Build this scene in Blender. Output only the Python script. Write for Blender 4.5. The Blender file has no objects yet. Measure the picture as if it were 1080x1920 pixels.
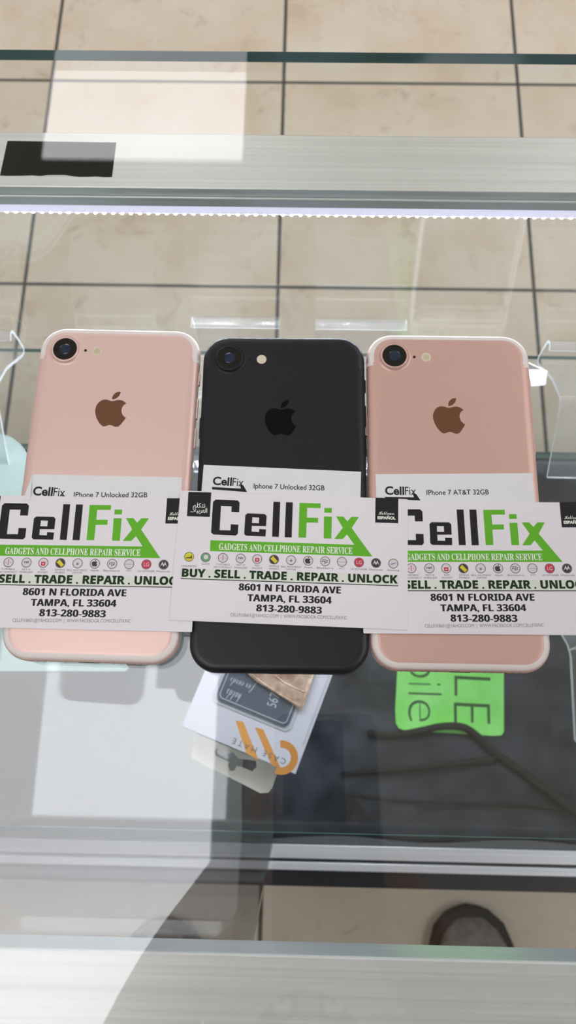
import bpy, bmesh, math, random
import numpy as np
from mathutils import Vector, Matrix
from mathutils.geometry import tessellate_polygon
random.seed(4)
scn = bpy.context.scene
COL = scn.collection
K = 0.001            # all modelling below is in millimetres, z = 0 is the top of the glass counter
ZTOP = 900.71        # glass top above the floor

# ------------------------------------------------------------------ camera
F_PX, TILT, ROLL, HG, YAW = 1416.9, 16.1155, -2.0309, 290.07, 3.1395
_t, _r, _y = map(math.radians, (TILT, ROLL, YAW))
_fw = np.array([-math.sin(_y), math.cos(_y), 0.]); _x = np.array([math.cos(_y), math.sin(_y), 0.]); _Z = np.array([0, 0, 1.])
VV = _fw*math.sin(_t) - _Z*math.cos(_t); _u = _fw*math.cos(_t) + _Z*math.sin(_t)
XR = _x*math.cos(_r) + _u*math.sin(_r); UR = -_x*math.sin(_r) + _u*math.cos(_r)
def at(px, py, z):                      # photo pixel -> point of the horizontal plane at height z (mm)
    d = VV + XR*(px-540)/F_PX + UR*(960-py)/F_PX
    return d*((z-HG)/d[2]) + np.array([0, 0, HG])
cam_d = bpy.data.cameras.new('camera'); cam = bpy.data.objects.new('camera', cam_d); COL.objects.link(cam)
M = Matrix(((XR[0], UR[0], -VV[0], 0), (XR[1], UR[1], -VV[1], 0), (XR[2], UR[2], -VV[2], (HG+ZTOP)*K), (0, 0, 0, 1)))
cam.matrix_world = M
cam_d.sensor_fit = 'VERTICAL'; cam_d.sensor_height = 36; cam_d.sensor_width = 20.25
cam_d.lens = F_PX/1920*36
cam_d.clip_start = 0.01
cam_d.dof.use_dof = True; cam_d.dof.focus_distance = 0.292; cam_d.dof.aperture_fstop = 16.5
scn.camera = cam

# ------------------------------------------------------------------ world, exposure
w = bpy.data.worlds.new('world'); scn.world = w; w.use_nodes = True
w.node_tree.nodes['Background'].inputs[0].default_value = (0.9, 0.95, 1, 1)
w.node_tree.nodes['Background'].inputs[1].default_value = 0.3
scn.view_settings.view_transform = 'Standard'; scn.view_settings.look = 'None'
scn.view_settings.gamma = 1; scn.view_settings.use_curve_mapping = False
scn.view_settings.exposure = 0.3
scn.cycles.transparent_max_bounces = 32
scn.cycles.max_bounces = 10
scn.cycles.sample_clamp_indirect = 6
LAMP = 3.3           # luminance of the ceiling light diffusers

# ------------------------------------------------------------------ materials
def lin(c):
    return tuple(((v/255)/12.92 if v/255 <= .04045 else ((v/255+.055)/1.055)**2.4) for v in c) + (1,)
def mat(name, rgb, rough=.5, metal=0., spec=.5, emit=None, estr=0., coat=0., alpha=1., trans=0., raw=False):
    m = bpy.data.materials.new(name); m.use_nodes = True
    b = m.node_tree.nodes['Principled BSDF']
    b.inputs['Base Color'].default_value = rgb if raw else lin(rgb)
    b.inputs['Roughness'].default_value = rough; b.inputs['Metallic'].default_value = metal
    b.inputs['Specular IOR Level'].default_value = spec
    b.inputs['Coat Weight'].default_value = coat; b.inputs['Coat Roughness'].default_value = .05
    b.inputs['Alpha'].default_value = alpha
    if emit: b.inputs['Emission Color'].default_value = lin(emit); b.inputs['Emission Strength'].default_value = estr
    return m
def N(m, typ, **kw):
    n = m.node_tree.nodes.new(typ)
    for k, v in kw.items():
        if k.startswith('i_'):
            key = k[2:]; key = int(key) if key.isdigit() else key
            n.inputs[key].default_value = v
        else: setattr(n, k, v)
    return n
def L(m, a, b): m.node_tree.links.new(a, b)
def math_n(m, op, a, b=None):
    n = N(m, 'ShaderNodeMath', operation=op)
    for i, v in enumerate((a, b)):
        if v is None: continue
        if isinstance(v, (int, float)): n.inputs[i].default_value = v
        else: L(m, v, n.inputs[i])
    return n.outputs[0]
def pane(name, tint=(.98, .99, .987, 1), f0=.042, rough=0.0, haze=0.0, hazecol=(.9, .95, .95, 1)):
    """thin clear sheet: straight-through transparency plus a real Fresnel mirror on each face"""
    m = bpy.data.materials.new(name); m.use_nodes = True
    nt = m.node_tree; nt.nodes.clear()
    g = N(m, 'ShaderNodeNewGeometry')
    vm = N(m, 'ShaderNodeVectorMath', operation='DOT_PRODUCT'); L(m, g.outputs['Incoming'], vm.inputs[0]); L(m, g.outputs['Normal'], vm.inputs[1])
    c = math_n(m, 'ABSOLUTE', vm.outputs['Value']); c = math_n(m, 'SUBTRACT', 1.0, c)
    c = math_n(m, 'POWER', c, 5.0); c = math_n(m, 'MULTIPLY', c, 1-f0); F = math_n(m, 'ADD', c, f0)
    tr = N(m, 'ShaderNodeBsdfTransparent'); tr.inputs[0].default_value = tint
    gl = N(m, 'ShaderNodeBsdfGlossy'); gl.inputs['Roughness'].default_value = rough; gl.inputs['Color'].default_value = (1, 1, 1, 1)
    base = tr.outputs[0]
    if haze:
        df = N(m, 'ShaderNodeBsdfDiffuse'); df.inputs[0].default_value = hazecol
        mh = N(m, 'ShaderNodeMixShader'); mh.inputs[0].default_value = haze; L(m, base, mh.inputs[1]); L(m, df.outputs[0], mh.inputs[2]); base = mh.outputs[0]
    mx = N(m, 'ShaderNodeMixShader'); L(m, F, mx.inputs[0]); L(m, base, mx.inputs[1]); L(m, gl.outputs[0], mx.inputs[2])
    o = N(m, 'ShaderNodeOutputMaterial'); L(m, mx.outputs[0], o.inputs[0])
    return m
def noise_mix(m, c1, c2, scale, detail=4, stretch=(1, 1, 1), lo=.35, hi=.65, target='Base Color'):
    b = m.node_tree.nodes['Principled BSDF']
    g = N(m, 'ShaderNodeNewGeometry')
    mp = N(m, 'ShaderNodeMapping'); mp.inputs['Scale'].default_value = stretch; L(m, g.outputs['Position'], mp.inputs[0])
    n = N(m, 'ShaderNodeTexNoise'); n.inputs['Scale'].default_value = scale; n.inputs['Detail'].default_value = detail; L(m, mp.outputs[0], n.inputs[0])
    cr = N(m, 'ShaderNodeValToRGB'); cr.color_ramp.elements[0].position = lo; cr.color_ramp.elements[1].position = hi
    cr.color_ramp.elements[0].color = lin(c1); cr.color_ramp.elements[1].color = lin(c2)
    L(m, n.outputs[0], cr.inputs[0]); L(m, cr.outputs[0], b.inputs[target])
    return cr
MT = {}
MT['glass'] = pane('clear counter glass')
MT['shelf'] = pane('shelf glass', tint=(.972, .988, .984, 1))
MT['acrylic'] = pane('clear acrylic', tint=(.985, .99, .99, 1), f0=.045, haze=.035)
MT['edge_dark'] = mat('dark green glass edge', (36, 86, 86), .15, spec=.6)
MT['edge_teal'] = mat('teal glass edge', (92, 128, 124), .2, spec=.6)
MT['edge_acrylic'] = mat('bright acrylic edge', (214, 222, 224), .25)
MT['mint'] = pane('frosted mint acrylic', tint=(.9, .97, .95, 1), haze=.42, hazecol=lin((205, 226, 220)))
def brushed(name, c1, c2, rough=.42, metal=.45):
    m = mat(name, c1, rough, metal)
    noise_mix(m, c1, c2, 60, 5, (.06, 9, 9), .3, .7)
    return m
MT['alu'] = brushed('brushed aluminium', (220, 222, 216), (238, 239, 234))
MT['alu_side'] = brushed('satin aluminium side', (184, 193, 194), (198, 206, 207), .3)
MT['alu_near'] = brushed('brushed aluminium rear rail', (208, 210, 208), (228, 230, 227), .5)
MT['rail'] = brushed('aluminium door track', (222, 225, 232), (238, 240, 246), .35)
MT['groove'] = mat('dark groove', (40, 42, 50), .5)
MT['black_trim'] = mat('black laminate trim', (24, 24, 30), .4)
MT['deck'] = mat('grey laminate', (92, 96, 100), .5)
MT['base'] = mat('black laminate base', (30, 31, 36), .5)
MT['velcro'] = mat('black hook tape', (20, 22, 20), .95, spec=.1)
MT['paper'] = mat('white card stock', (236, 233, 238), .6, spec=.25)
MT['slip'] = mat('white paper slip', (232, 233, 234), .75, spec=.2)
MT['ink'] = mat('black ink', (34, 33, 36), .6, spec=.25)
MT['ink_grey'] = mat('grey ink', (96, 96, 98), .6, spec=.2)
MT['ink_green'] = mat('dark green ink', (26, 52, 22), .6, spec=.25)
MT['green'] = mat('leaf green ink', (103, 186, 45), .6, spec=.25)
MT['palegreen'] = mat('pale green tint', (226, 231, 221), .6, spec=.25)
MT['white_ink'] = mat('white ink', (240, 246, 236), .6, spec=.2)
MT['ring'] = mat('icon rim grey', (120, 112, 116), .5)
MT['icon'] = mat('icon pale', (222, 218, 220), .5)
MT['yellow'] = mat('icon yellow', (222, 210, 40), .5)
MT['icgreen'] = mat('icon green', (110, 168, 110), .5)
MT['red'] = mat('icon red', (205, 50, 75), .5)
MT['pinkred'] = mat('icon pink', (214, 130, 150), .5)
MT['blue'] = mat('icon blue', (70, 70, 160), .5)
MT['darkicon'] = mat('icon dark', (52, 50, 54), .5)
MT['pink'] = mat('rose gold anodised', (232, 201, 192), .42, .35)
MT['pink2'] = mat('darker rose gold anodised', (216, 178, 166), .42, .35)  # darker rose gold tone for the rightmost phone
MT['band'] = mat('off white antenna band', (236, 229, 225), .45)
MT['jet'] = mat('matte black anodised', (27, 28, 35), .45, .1, spec=.35)
MT['jet_band'] = mat('black antenna band', (22, 23, 29), .4)
MT['jet_logo'] = mat('polished black', (8, 8, 10), .16, .1, spec=.35)
MT['copper'] = mat('polished rose gold', (140, 98, 74), .22, .55)
MT['face_glass_w'] = mat('white front glass', (230, 228, 226), .08)
MT['face_glass_b'] = mat('black front glass', (10, 10, 12), .06)
MT['lens'] = mat('black lens glass', (8, 8, 12), .05, coat=1)
MT['lens_blue'] = mat('blue coated lens', (26, 42, 66), .08, coat=1)
MT['flash'] = mat('cream flash lens', (226, 216, 194), .3)
MT['flash_y'] = mat('flash phosphor', (206, 196, 160), .35)
MT['hole'] = mat('dark opening', (30, 16, 12), .6)
MT['white_pl'] = mat('white phone body', (238, 240, 242), .3)
MT['screen'] = mat('dark grey screen', (70, 72, 76), .15)
MT['navy'] = mat('slate card', (72, 82, 94), .35)
MT['slate_line'] = mat('pale slate line', (168, 176, 184), .4)
MT['gold'] = mat('gold foil', (196, 140, 72), .3, .5)
MT['gold2'] = mat('bright gold foil', (232, 184, 122), .3, .4)
MT['rose_leather'] = mat('metallic rose leather', (176, 148, 132), .35, .6)
noise_mix(MT['rose_leather'], (170, 138, 120), (232, 212, 190), 120, 6)
MT['box'] = mat('white carton', (190, 193, 202), .45)
MT['tab'] = pane('frosted hang tab', tint=(.93, .95, .93, 1), haze=.8, hazecol=lin((222, 224, 216)))
MT['fabric'] = mat('black nylon', (46, 48, 56), .7, spec=.35)
noise_mix(MT['fabric'], (34, 38, 46), (66, 71, 82), 26, 5)
MT['cord'] = mat('black cord', (26, 27, 30), .8)
MT['label_green'] = mat('bright green print', (130, 240, 104), .5)
noise_mix(MT['label_green'], (132, 244, 98), (168, 255, 145), 40, 2, lo=.3, hi=.7)
MT['label_ink'] = mat('dark green print', (36, 92, 44), .6)
MT['wall'] = mat('off white wall paint', (214, 212, 206), .85)
MT['ceil'] = mat('white ceiling tile', (206, 206, 202), .9)
MT['led_body'] = mat('glowing frosted led cover', (225, 225, 240), .3, emit=(226, 224, 255), estr=.55)
MT['led'] = mat('lit led', (255, 255, 255), emit=(236, 240, 255), estr=1800)
MT['diff'] = mat('lit diffuser', (255, 255, 255), emit=(251, 250, 255), estr=LAMP)
MT['frame_w'] = mat('white enamel', (225, 225, 225), .4)
MT['skin'] = mat('skin', (188, 140, 114), .5)
MT['shirt'] = mat('black shirt cloth', (26, 28, 34), .9)
MT['trousers'] = mat('dark trousers', (34, 36, 44), .9)
MT['hair'] = mat('black hair', (18, 15, 14), .6)
MT['shoe'] = mat('grey shoe canvas', (96, 92, 88), .8)
noise_mix(MT['shoe'], (132, 128, 122), (160, 154, 146), 90, 3)
MT['sole'] = mat('black rubber', (24, 21, 20), .7)

# tiled floor: procedural, world coordinates in metres
def tile_mat():
    m = mat('beige ceramic tile', (200, 188, 168), .34, spec=.45); b = m.node_tree.nodes['Principled BSDF']
    g = N(m, 'ShaderNodeNewGeometry'); s = N(m, 'ShaderNodeSeparateXYZ'); L(m, g.outputs['Position'], s.inputs[0])
    S = .4572
    def edge(out, off):
        a = math_n(m, 'SUBTRACT', out, off); a = math_n(m, 'DIVIDE', a, S)
        fl = math_n(m, 'FLOOR', a); fr = math_n(m, 'SUBTRACT', a, fl); d = math_n(m, 'MINIMUM', fr, math_n(m, 'SUBTRACT', 1.0, fr))
        return d, fl
    dx, ix = edge(s.outputs[0], -.04542); dy, iy = edge(s.outputs[1], 1.22046)
    d = math_n(m, 'MINIMUM', dx, dy); d = math_n(m, 'MULTIPLY', d, S)
    gm = N(m, 'ShaderNodeMapRange'); gm.inputs['From Min'].default_value = .0022; gm.inputs['From Max'].default_value = .0042; L(m, d, gm.inputs['Value'])
    # mottling, shifted per tile
    cb = N(m, 'ShaderNodeCombineXYZ'); L(m, ix, cb.inputs[0]); L(m, iy, cb.inputs[1])
    sc = N(m, 'ShaderNodeVectorMath', operation='SCALE'); L(m, cb.outputs[0], sc.inputs[0]); sc.inputs['Scale'].default_value = 7.3
    ad = N(m, 'ShaderNodeVectorMath', operation='ADD'); L(m, g.outputs['Position'], ad.inputs[0]); L(m, sc.outputs[0], ad.inputs[1])
    n1 = N(m, 'ShaderNodeTexNoise'); n1.inputs['Scale'].default_value = 6; n1.inputs['Detail'].default_value = 6; n1.inputs['Roughness'].default_value = .62; L(m, ad.outputs[0], n1.inputs[0])
    r1 = N(m, 'ShaderNodeValToRGB'); e = r1.color_ramp.elements
    e[0].position = .3; e[0].color = lin((228, 210, 184)); e[1].position = .72; e[1].color = lin((244, 236, 220))
    x = e.new(.47); x.color = lin((238, 224, 203)); L(m, n1.outputs[0], r1.inputs[0])
    n2 = N(m, 'ShaderNodeTexNoise'); n2.inputs['Scale'].default_value = 15; n2.inputs['Detail'].default_value = 8; n2.inputs['Roughness'].default_value = .7; n2.inputs['Distortion'].default_value = 1.2; L(m, ad.outputs[0], n2.inputs[0])
    r2 = N(m, 'ShaderNodeValToRGB'); e = r2.color_ramp.elements
    e[0].position = .57; e[0].color = (0, 0, 0, 1); e[1].position = .78; e[1].color = (.55, .55, .55, 1); L(m, n2.outputs[0], r2.inputs[0])
    mx = N(m, 'ShaderNodeMix', data_type='RGBA'); L(m, r2.outputs[0], mx.inputs[0]); L(m, r1.outputs[0], mx.inputs[6]); mx.inputs[7].default_value = lin((150, 122, 96))
    mg = N(m, 'ShaderNodeMix', data_type='RGBA'); L(m, gm.outputs[0], mg.inputs[0]); mg.inputs[6].default_value = lin((66, 68, 66)); L(m, mx.outputs[2], mg.inputs[7])
    L(m, mg.outputs[2], b.inputs['Base Color'])
    return m
MT['tile'] = tile_mat()

# ------------------------------------------------------------------ object helpers
def link(o, parent=None):
    COL.objects.link(o)
    if parent: o.parent = parent
    return o
def thing(name, label, cat, loc=(0, 0, 0), rz=0., group=None):
    o = bpy.data.objects.new(name, None); link(o)
    o.location = (loc[0]*K, loc[1]*K, (loc[2]+ZTOP)*K); o.rotation_euler = (0, 0, math.radians(rz)); o.empty_display_size = .01
    return tag(o, label, cat, group)
def tag(o, label=None, cat=None, group=None, kind=None):
    if label: o['label'] = label
    if cat: o['category'] = cat
    if group: o['group'] = group
    if kind: o['kind'] = kind
    return o
class MB:
    def __init__(s): s.v = []; s.f = []; s.m = []; s.sm = []
    def add(s, vs, fs, mi=0, smooth=False):
        b = len(s.v); s.v += [tuple(map(float, q)) for q in vs]
        for i, f in enumerate(fs): s.f.append([b+j for j in f]); s.m.append(mi[i] if isinstance(mi, (list, tuple)) else mi); s.sm.append(smooth)
        return s
    def box(s, x0, x1, y0, y1, z0, z1, mi=0, side=None):
        vs = [(x, y, z) for z in (z0, z1) for (x, y) in ((x0, y0), (x1, y0), (x1, y1), (x0, y1))]
        a = mi; b = mi if side is None else side
        return s.add(vs, [(3, 2, 1, 0), (4, 5, 6, 7), (0, 1, 5, 4), (1, 2, 6, 5), (2, 3, 7, 6), (3, 0, 4, 7)], [a, a, b, b, b, b])
    def sheet_y(s, *a):                 # upright pane facing y: clear faces front and back, edge colour on the rim
        s.box(*a); s.m[-6:] = [1, 1, 0, 1, 0, 1]; return s
    def prism(s, pts, z0, z1, mi=0, side=None, holes=()):
        loops = [list(pts)]+[list(h) for h in holes]
        flat = [p for lp in loops for p in lp]
        tr = tessellate_polygon([[Vector((p[0], p[1], 0)) for p in lp] for lp in loops])
        n = len(flat); vs = [(p[0], p[1], z1) for p in flat]; fs = []; ms = []
        def up(t):
            a, b, c = (flat[i] for i in t)
            return ((b[0]-a[0])*(c[1]-a[1])-(b[1]-a[1])*(c[0]-a[0])) > 0
        for t in tr: fs.append(tuple(t) if up(t) else tuple(t[::-1])); ms.append(mi)
        if z0 is not None:
            vs += [(p[0], p[1], z0) for p in flat]
            for t in tr: q = tuple(n+i for i in t); fs.append(q[::-1] if up(t) else q); ms.append(mi)
            k = 0
            for lp in loops:
                m = len(lp); ar = sum(lp[i][0]*lp[(i+1) % m][1]-lp[(i+1) % m][0]*lp[i][1] for i in range(m))
                for i in range(m):
                    a, b = k+i, k+(i+1) % m
                    q = (a, n+a, n+b, b)
                    outer = (ar > 0) == (lp is loops[0]); fs.append(q if outer else q[::-1]); ms.append(mi if side is None else side)
                k += m
        return s.add(vs, fs, ms)
    def tube(s, path, r, seg=8, mi=0, cap=True):
        path = [Vector(p) for p in path]; n = len(path); rings = []
        for i, p in enumerate(path):
            d = (path[min(i+1, n-1)]-path[max(i-1, 0)]).normalized()
            a = d.cross(Vector((0, 0, 1))); a = a.normalized() if a.length > .01 else Vector((1, 0, 0)); b = a.cross(d)
            rr = r[i] if isinstance(r, (list, tuple)) else r
            rings.append([p+a*math.cos(2*math.pi*k/seg)*rr+b*math.sin(2*math.pi*k/seg)*rr for k in range(seg)])
        vs = [q for g in rings for q in g]
        fs = [(i*seg+k, i*seg+(k+1) % seg, (i+1)*seg+(k+1) % seg, (i+1)*seg+k) for i in range(n-1) for k in range(seg)]
        if cap: fs += [tuple(range(seg))[::-1], tuple((n-1)*seg+k for k in range(seg))]
        return s.add(vs, fs, mi, True)
    def lathe(s, cx, cy, prof, seg=40, mi=0, smooth=True):
        vs = [(cx+r*math.cos(2*math.pi*k/seg), cy+r*math.sin(2*math.pi*k/seg), z) for r, z in prof for k in range(seg)]
        fs = [(i*seg+k, i*seg+(k+1) % seg, (i+1)*seg+(k+1) % seg, (i+1)*seg+k) for i in range(len(prof)-1) for k in range(seg)]
        s.add(vs, fs, mi, smooth)
        if prof[-1][0] > 1e-6: s.add([(cx+prof[-1][0]*math.cos(2*math.pi*k/seg), cy+prof[-1][0]*math.sin(2*math.pi*k/seg), prof[-1][1]) for k in range(seg)], [tuple(range(seg))], mi, False)
        return s
    def disc(s, cx, cy, r, z, seg=24, mi=0, z0=None):
        return s.prism([(cx+r*math.cos(2*math.pi*k/seg), cy+r*math.sin(2*math.pi*k/seg)) for k in range(seg)], z0, z, mi)
    def build(s, name, mats, parent=None, bevel=0, seg=2):
        me = bpy.data.meshes.new(name); me.from_pydata([(x*K, y*K, z*K) for x, y, z in s.v], [], s.f)
        for m in (mats if isinstance(mats, (list, tuple)) else [mats]): me.materials.append(m)
        me.polygons.foreach_set('material_index', s.m); me.polygons.foreach_set('use_smooth', s.sm); me.update()
        o = link(bpy.data.objects.new(name, me), parent)
        if not parent: o.location.z = ZTOP*K
        if bevel:
            b = o.modifiers.new('bevel', 'BEVEL'); b.width = bevel*K; b.segments = seg; b.limit_method = 'ANGLE'; b.angle_limit = .6
        return o
def rrect(x0, x1, y0, y1, r, n=8):
    out = []
    for cx, cy, a0 in ((x1-r, y1-r, 0), (x0+r, y1-r, 90), (x0+r, y0+r, 180), (x1-r, y0+r, 270)):
        out += [(cx+r*math.cos(math.radians(a0+90*k/n)), cy+r*math.sin(math.radians(a0+90*k/n))) for k in range(n+1)]
    return out
def rot(p, a): a = math.radians(a); return (p[0]*math.cos(a)-p[1]*math.sin(a), p[0]*math.sin(a)+p[1]*math.cos(a))
def copy_tree(o, parent=None):
    c = o.copy(); COL.objects.link(c)
    if parent: c.parent = parent
    for ch in list(o.children): copy_tree(ch, c)
    return c

CAPS = {}
def glyphs(s, bold=0., shear=0., space=1.):
    c = bpy.data.curves.new('t', 'FONT'); c.body = s; c.offset = bold; c.shear = shear; c.space_character = space; c.resolution_u = 4
    o = bpy.data.objects.new('t', c); COL.objects.link(o); bpy.context.view_layer.update()
    me = bpy.data.meshes.new_from_object(o.evaluated_get(bpy.context.evaluated_depsgraph_get()))
    vs = [tuple(v.co) for v in me.vertices]; fs = [tuple(p.vertices) for p in me.polygons]
    bpy.data.objects.remove(o); bpy.data.curves.remove(c); bpy.data.meshes.remove(me)
    return vs, fs
def mathcaps(s, base_up, base_dig=None, base_lo=None):
    o = ''
    for ch in s:
        if 'A' <= ch <= 'Z': o += chr(base_up+ord(ch)-65)
        elif 'a' <= ch <= 'z' and base_lo: o += chr(base_lo+ord(ch)-97)
        elif '0' <= ch <= '9' and base_dig: o += chr(base_dig+ord(ch)-48)
        else: o += ch
    return o
def put_text(mb, s, a, b, cap, z, mi=0, bold=0., shear=0., space=1., capref=None, dbl=0.):
    """text from point a to point b along its baseline, capitals 'cap' high"""
    vs, fs = glyphs(s, bold, shear, space)
    if not vs: return
    xs = [v[0] for v in vs]; x0, x1 = min(xs), max(xs)
    if capref is None: capref = max(v[1] for v in vs)
    ax, ay = a; dx, dy = b[0]-ax, b[1]-ay; ln = math.hypot(dx, dy); ux, uy = dx/ln, dy/ln
    sx = ln/(x1-x0); sy = cap/capref
    out = [(ax+ux*(v[0]-x0)*sx-uy*v[1]*sy, ay+uy*(v[0]-x0)*sx+ux*v[1]*sy, z) for v in vs]
    # keep faces pointing up
    p = [out[i] for i in fs[0][:3]]
    up = ((p[1][0]-p[0][0])*(p[2][1]-p[0][1])-(p[1][1]-p[0][1])*(p[2][0]-p[0][0])) > 0
    fs = fs if up else [f[::-1] for f in fs]
    mb.add(out, fs, mi)
    if dbl:
        for k in (-1, 1): mb.add([(p_[0]+ux*dbl*k*.6, p_[1]+uy*dbl*k*.6, p_[2]+.002*k) for p_ in out], fs, mi)

# ------------------------------------------------------------------ the room
ZF = -ZTOP
def struct(name, mb, m):
    o = mb.build(name, m); o['kind'] = 'structure'; return o
RX0, RX1, RY0, RY1, RZ = -2900, 3300, -2600, 4300, 1799
struct('floor', MB().box(RX0, RX1, RY0, RY1, ZF-40, ZF), MT['tile'])
struct('ceiling', MB().box(RX0, RX1, RY0, RY1, RZ, RZ+60), MT['ceil'])
struct('wall_left', MB().box(RX0-80, RX0, RY0, RY1, ZF, RZ), MT['wall'])
struct('wall_right', MB().box(RX1, RX1+80, RY0, RY1, ZF, RZ), MT['wall'])
struct('wall_back', MB().box(RX0, RX1, RY1, RY1+80, ZF, RZ), MT['wall'])
struct('wall_front', MB().box(RX0, RX1, RY0-80, RY0, ZF, RZ), MT['wall'])

def troffer(x0, x1, y0, y1, label):
    cx, cy = (x0+x1)/2, (y0+y1)/2; hx, hy = (x1-x0)/2, (y1-y0)/2
    t = thing('ceiling_light', label, 'light', (cx, cy, RZ), 0, 'flat panel lights in the ceiling')
    f = MB()
    f.prism(rrect(-hx-12, hx+12, -hy-12, hy+12, 3, 2), -10, 0, 0, None, [rrect(-hx, hx, -hy, hy, 2, 2)]); f.build('frame', MT['frame_w'], t)
    MB().box(-hx, hx, -hy, hy, -6, -2).build('diffuser', MT['diff'], t)
troffer(-812, -212, -1060, 420, 'lit ceiling panel right above the showcase, mirrored in the lower left of the glass')
troffer(-880, -210, 1812, 3040, 'lit ceiling panel beyond the counter, mirrored beside the black tape')
troffer(1250, 1860, -1060, 150, 'added unseen fill light panel in the ceiling to the right, in line with the counter')  # this and the following panels are added out of view to brighten the room
troffer(960, 1600, 1812, 3040, 'added unseen fill light panel in the ceiling to the far right, beyond the counter')
troffer(-2350, -1740, 1812, 3030, 'added unseen fill light panel in the ceiling nearest the left wall, beyond the counter')
troffer(-2350, -1740, -1060, 160, 'added unseen fill light panel in the ceiling nearest the left wall, in line with the counter')
troffer(1250, 1860, 420, 1560, 'added unseen fill light panel in the ceiling to the right, between two others of its row')
troffer(2350, 2960, 0, 1220, 'added unseen fill light panel in the ceiling nearest the right wall')

# ------------------------------------------------------------------ display case
SH = -207.0      # top of the glass shelf
DK = -426.0      # top of the deck
XE = 640
dc = thing('display_case', 'aluminium framed glass showcase on a black base carrying the counter glass', 'display case', (0, 0, ZF))
dz = lambda z: z-ZF
def dpart(name, mb, m, bevel=0, parent=None):
    mb.v = [(x, y, z-ZF) for x, y, z in mb.v]; return mb.build(name, m, parent or dc, bevel)
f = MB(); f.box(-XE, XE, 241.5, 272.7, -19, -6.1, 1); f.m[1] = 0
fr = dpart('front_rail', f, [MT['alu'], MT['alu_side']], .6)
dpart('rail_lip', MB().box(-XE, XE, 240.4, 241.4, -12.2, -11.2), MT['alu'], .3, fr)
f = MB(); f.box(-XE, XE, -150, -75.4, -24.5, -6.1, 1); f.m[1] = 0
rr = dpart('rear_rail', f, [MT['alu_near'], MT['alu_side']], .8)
dpart('front_glass', MB().sheet_y(-XE+8, XE-8, 266, 271, DK+3.2, -19), [MT['glass'], MT['edge_teal']])
for sx in (-1, 1):
    dpart('end_glass', MB().box(sx*(XE-6)-2.5, sx*(XE-6)+2.5, -72, 265, DK, -24.8), MT['glass'])
    for y0, y1 in ((242, 272), (-116, -96)):
        dpart('corner_post', MB().box(sx*(XE+2)-8, sx*(XE+2)+8, y0, y1, DK, -19), MT['alu_side'], 1)
dpart('deck', MB().box(-XE, XE, -95.5, 273, DK-18, DK), MT['deck'], .5)
dpart('deck_edge_strip', MB().box(-XE, XE, 265, 273, DK, DK+3), MT['black_trim'], .5)
f = MB(); f.box(-XE, XE, -116.3, -95.7, DK-14, DK-1.2); f.box(-XE, XE, -116.3, -109.6, DK-1.2, DK+2.5); f.box(-XE, XE, -107, -95.7, DK-1.2, DK+2.5)
tr_ = dpart('door_track', f, MT['rail'], .6)
dpart('track_groove', MB().box(-XE, XE, -109.5, -107.1, DK-1.2, DK-.6), MT['groove'], 0, tr_)
dpart('rear_trim', MB().box(-XE, XE, -129.5, -116.5, DK-40, DK-1), MT['black_trim'], .5)
dpart('base_cabinet', MB().box(-XE, XE, -115, 272, ZF, DK-18.2), MT['base'], 1)
dd = MB().sheet_y(-XE+20, -17, -90, -85, DK+3.5, -25); dpart('sliding_door', dd, [MT['glass'], MT['edge_dark']])
# led strip under the front rail
ls = thing('led_strip', 'clear covered strip of small white LEDs glowing under the front aluminium rail', 'led strip', (0, 0, -26))
MB().box(-XE+10, XE-10, 242.5, 253.5, 0, 6.8).build('cover', MT['led_body'], ls, .8)
for i in range(92):
    x = -200+i*4.4
    MB().lathe(x, 243.45, [(.85, -.05), (.8, -.4), (.3, -.7)], 8).build('led', MT['led'], ls)

gt = MB().box(-690, 690, -160, 315.8, -6, 0, 0, 1).build('glass_countertop', [MT['glass'], MT['edge_dark']])
tag(gt, 'clear glass countertop with dark green edge under the three phones', 'glass top')
gs = MB().box(-XE+12, XE-12, -60.3, 264.5, SH-5, SH, 0, 1).build('glass_shelf', [MT['shelf'], MT['edge_teal']])
gs2 = None
tag(gs, 'clear glass shelf inside the showcase holding acrylic stands and a carton', 'glass shelf')
q = [at(14, 264, -6)[:2], at(218, 267, -6)[:2], at(210, 331, -6)[:2], at(0, 328, -6)[:2]]
q = [tuple(p) for p in q]
low = [(q[2][0]+(q[3][0]-q[2][0])*k/14, q[2][1]+(q[3][1]-q[2][1])*k/14+random.uniform(-.5, .7)) for k in range(15)]
vt = MB().prism([q[3]][:0]+[q[0], q[1]]+low, -6.08, -6.02)
o = vt.build('tape_strip', MT['velcro']); tag(o, 'short black fuzzy tape strip stuck on the front aluminium rail', 'tape')

# ------------------------------------------------------------------ phones
PW, PH, PR = 33.55, 69.15, 10.6
PROF = [(0, 3.4), (.25, 1.7), (.7, .95), (.95, .62), (1.5, .25), (2.5, 0), (4.4, 0), (5.5, .22), (6.2, .72), (6.7, 1.45), (6.98, 2.45), (7.1, 3.8)]   # z, inset
def outline(ins, n=14, R=PR):
    r = R-ins; ys = [PH-13.5, PH-14.9, 25, 0, -25, -(PH-14.9), -(PH-13.5)]; P = []
    cc = [(PW-R, PH-R, 0), (-(PW-R), PH-R, 90)]
    def arc(cx, cy, a0): return [(cx+r*math.cos(math.radians(a0+90*k/n)), cy+r*math.sin(math.radians(a0+90*k/n))) for k in range(n+1)]
    P += arc(PW-R, PH-R, 0)+arc(-(PW-R), PH-R, 90)
    P += [(-(PW-ins), y) for y in ys]
    P += arc(-(PW-R), -(PH-R), 180)+arc(PW-R, -(PH-R), 270)
    P += [(PW-ins, y) for y in ys[::-1]]
    return P
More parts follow.
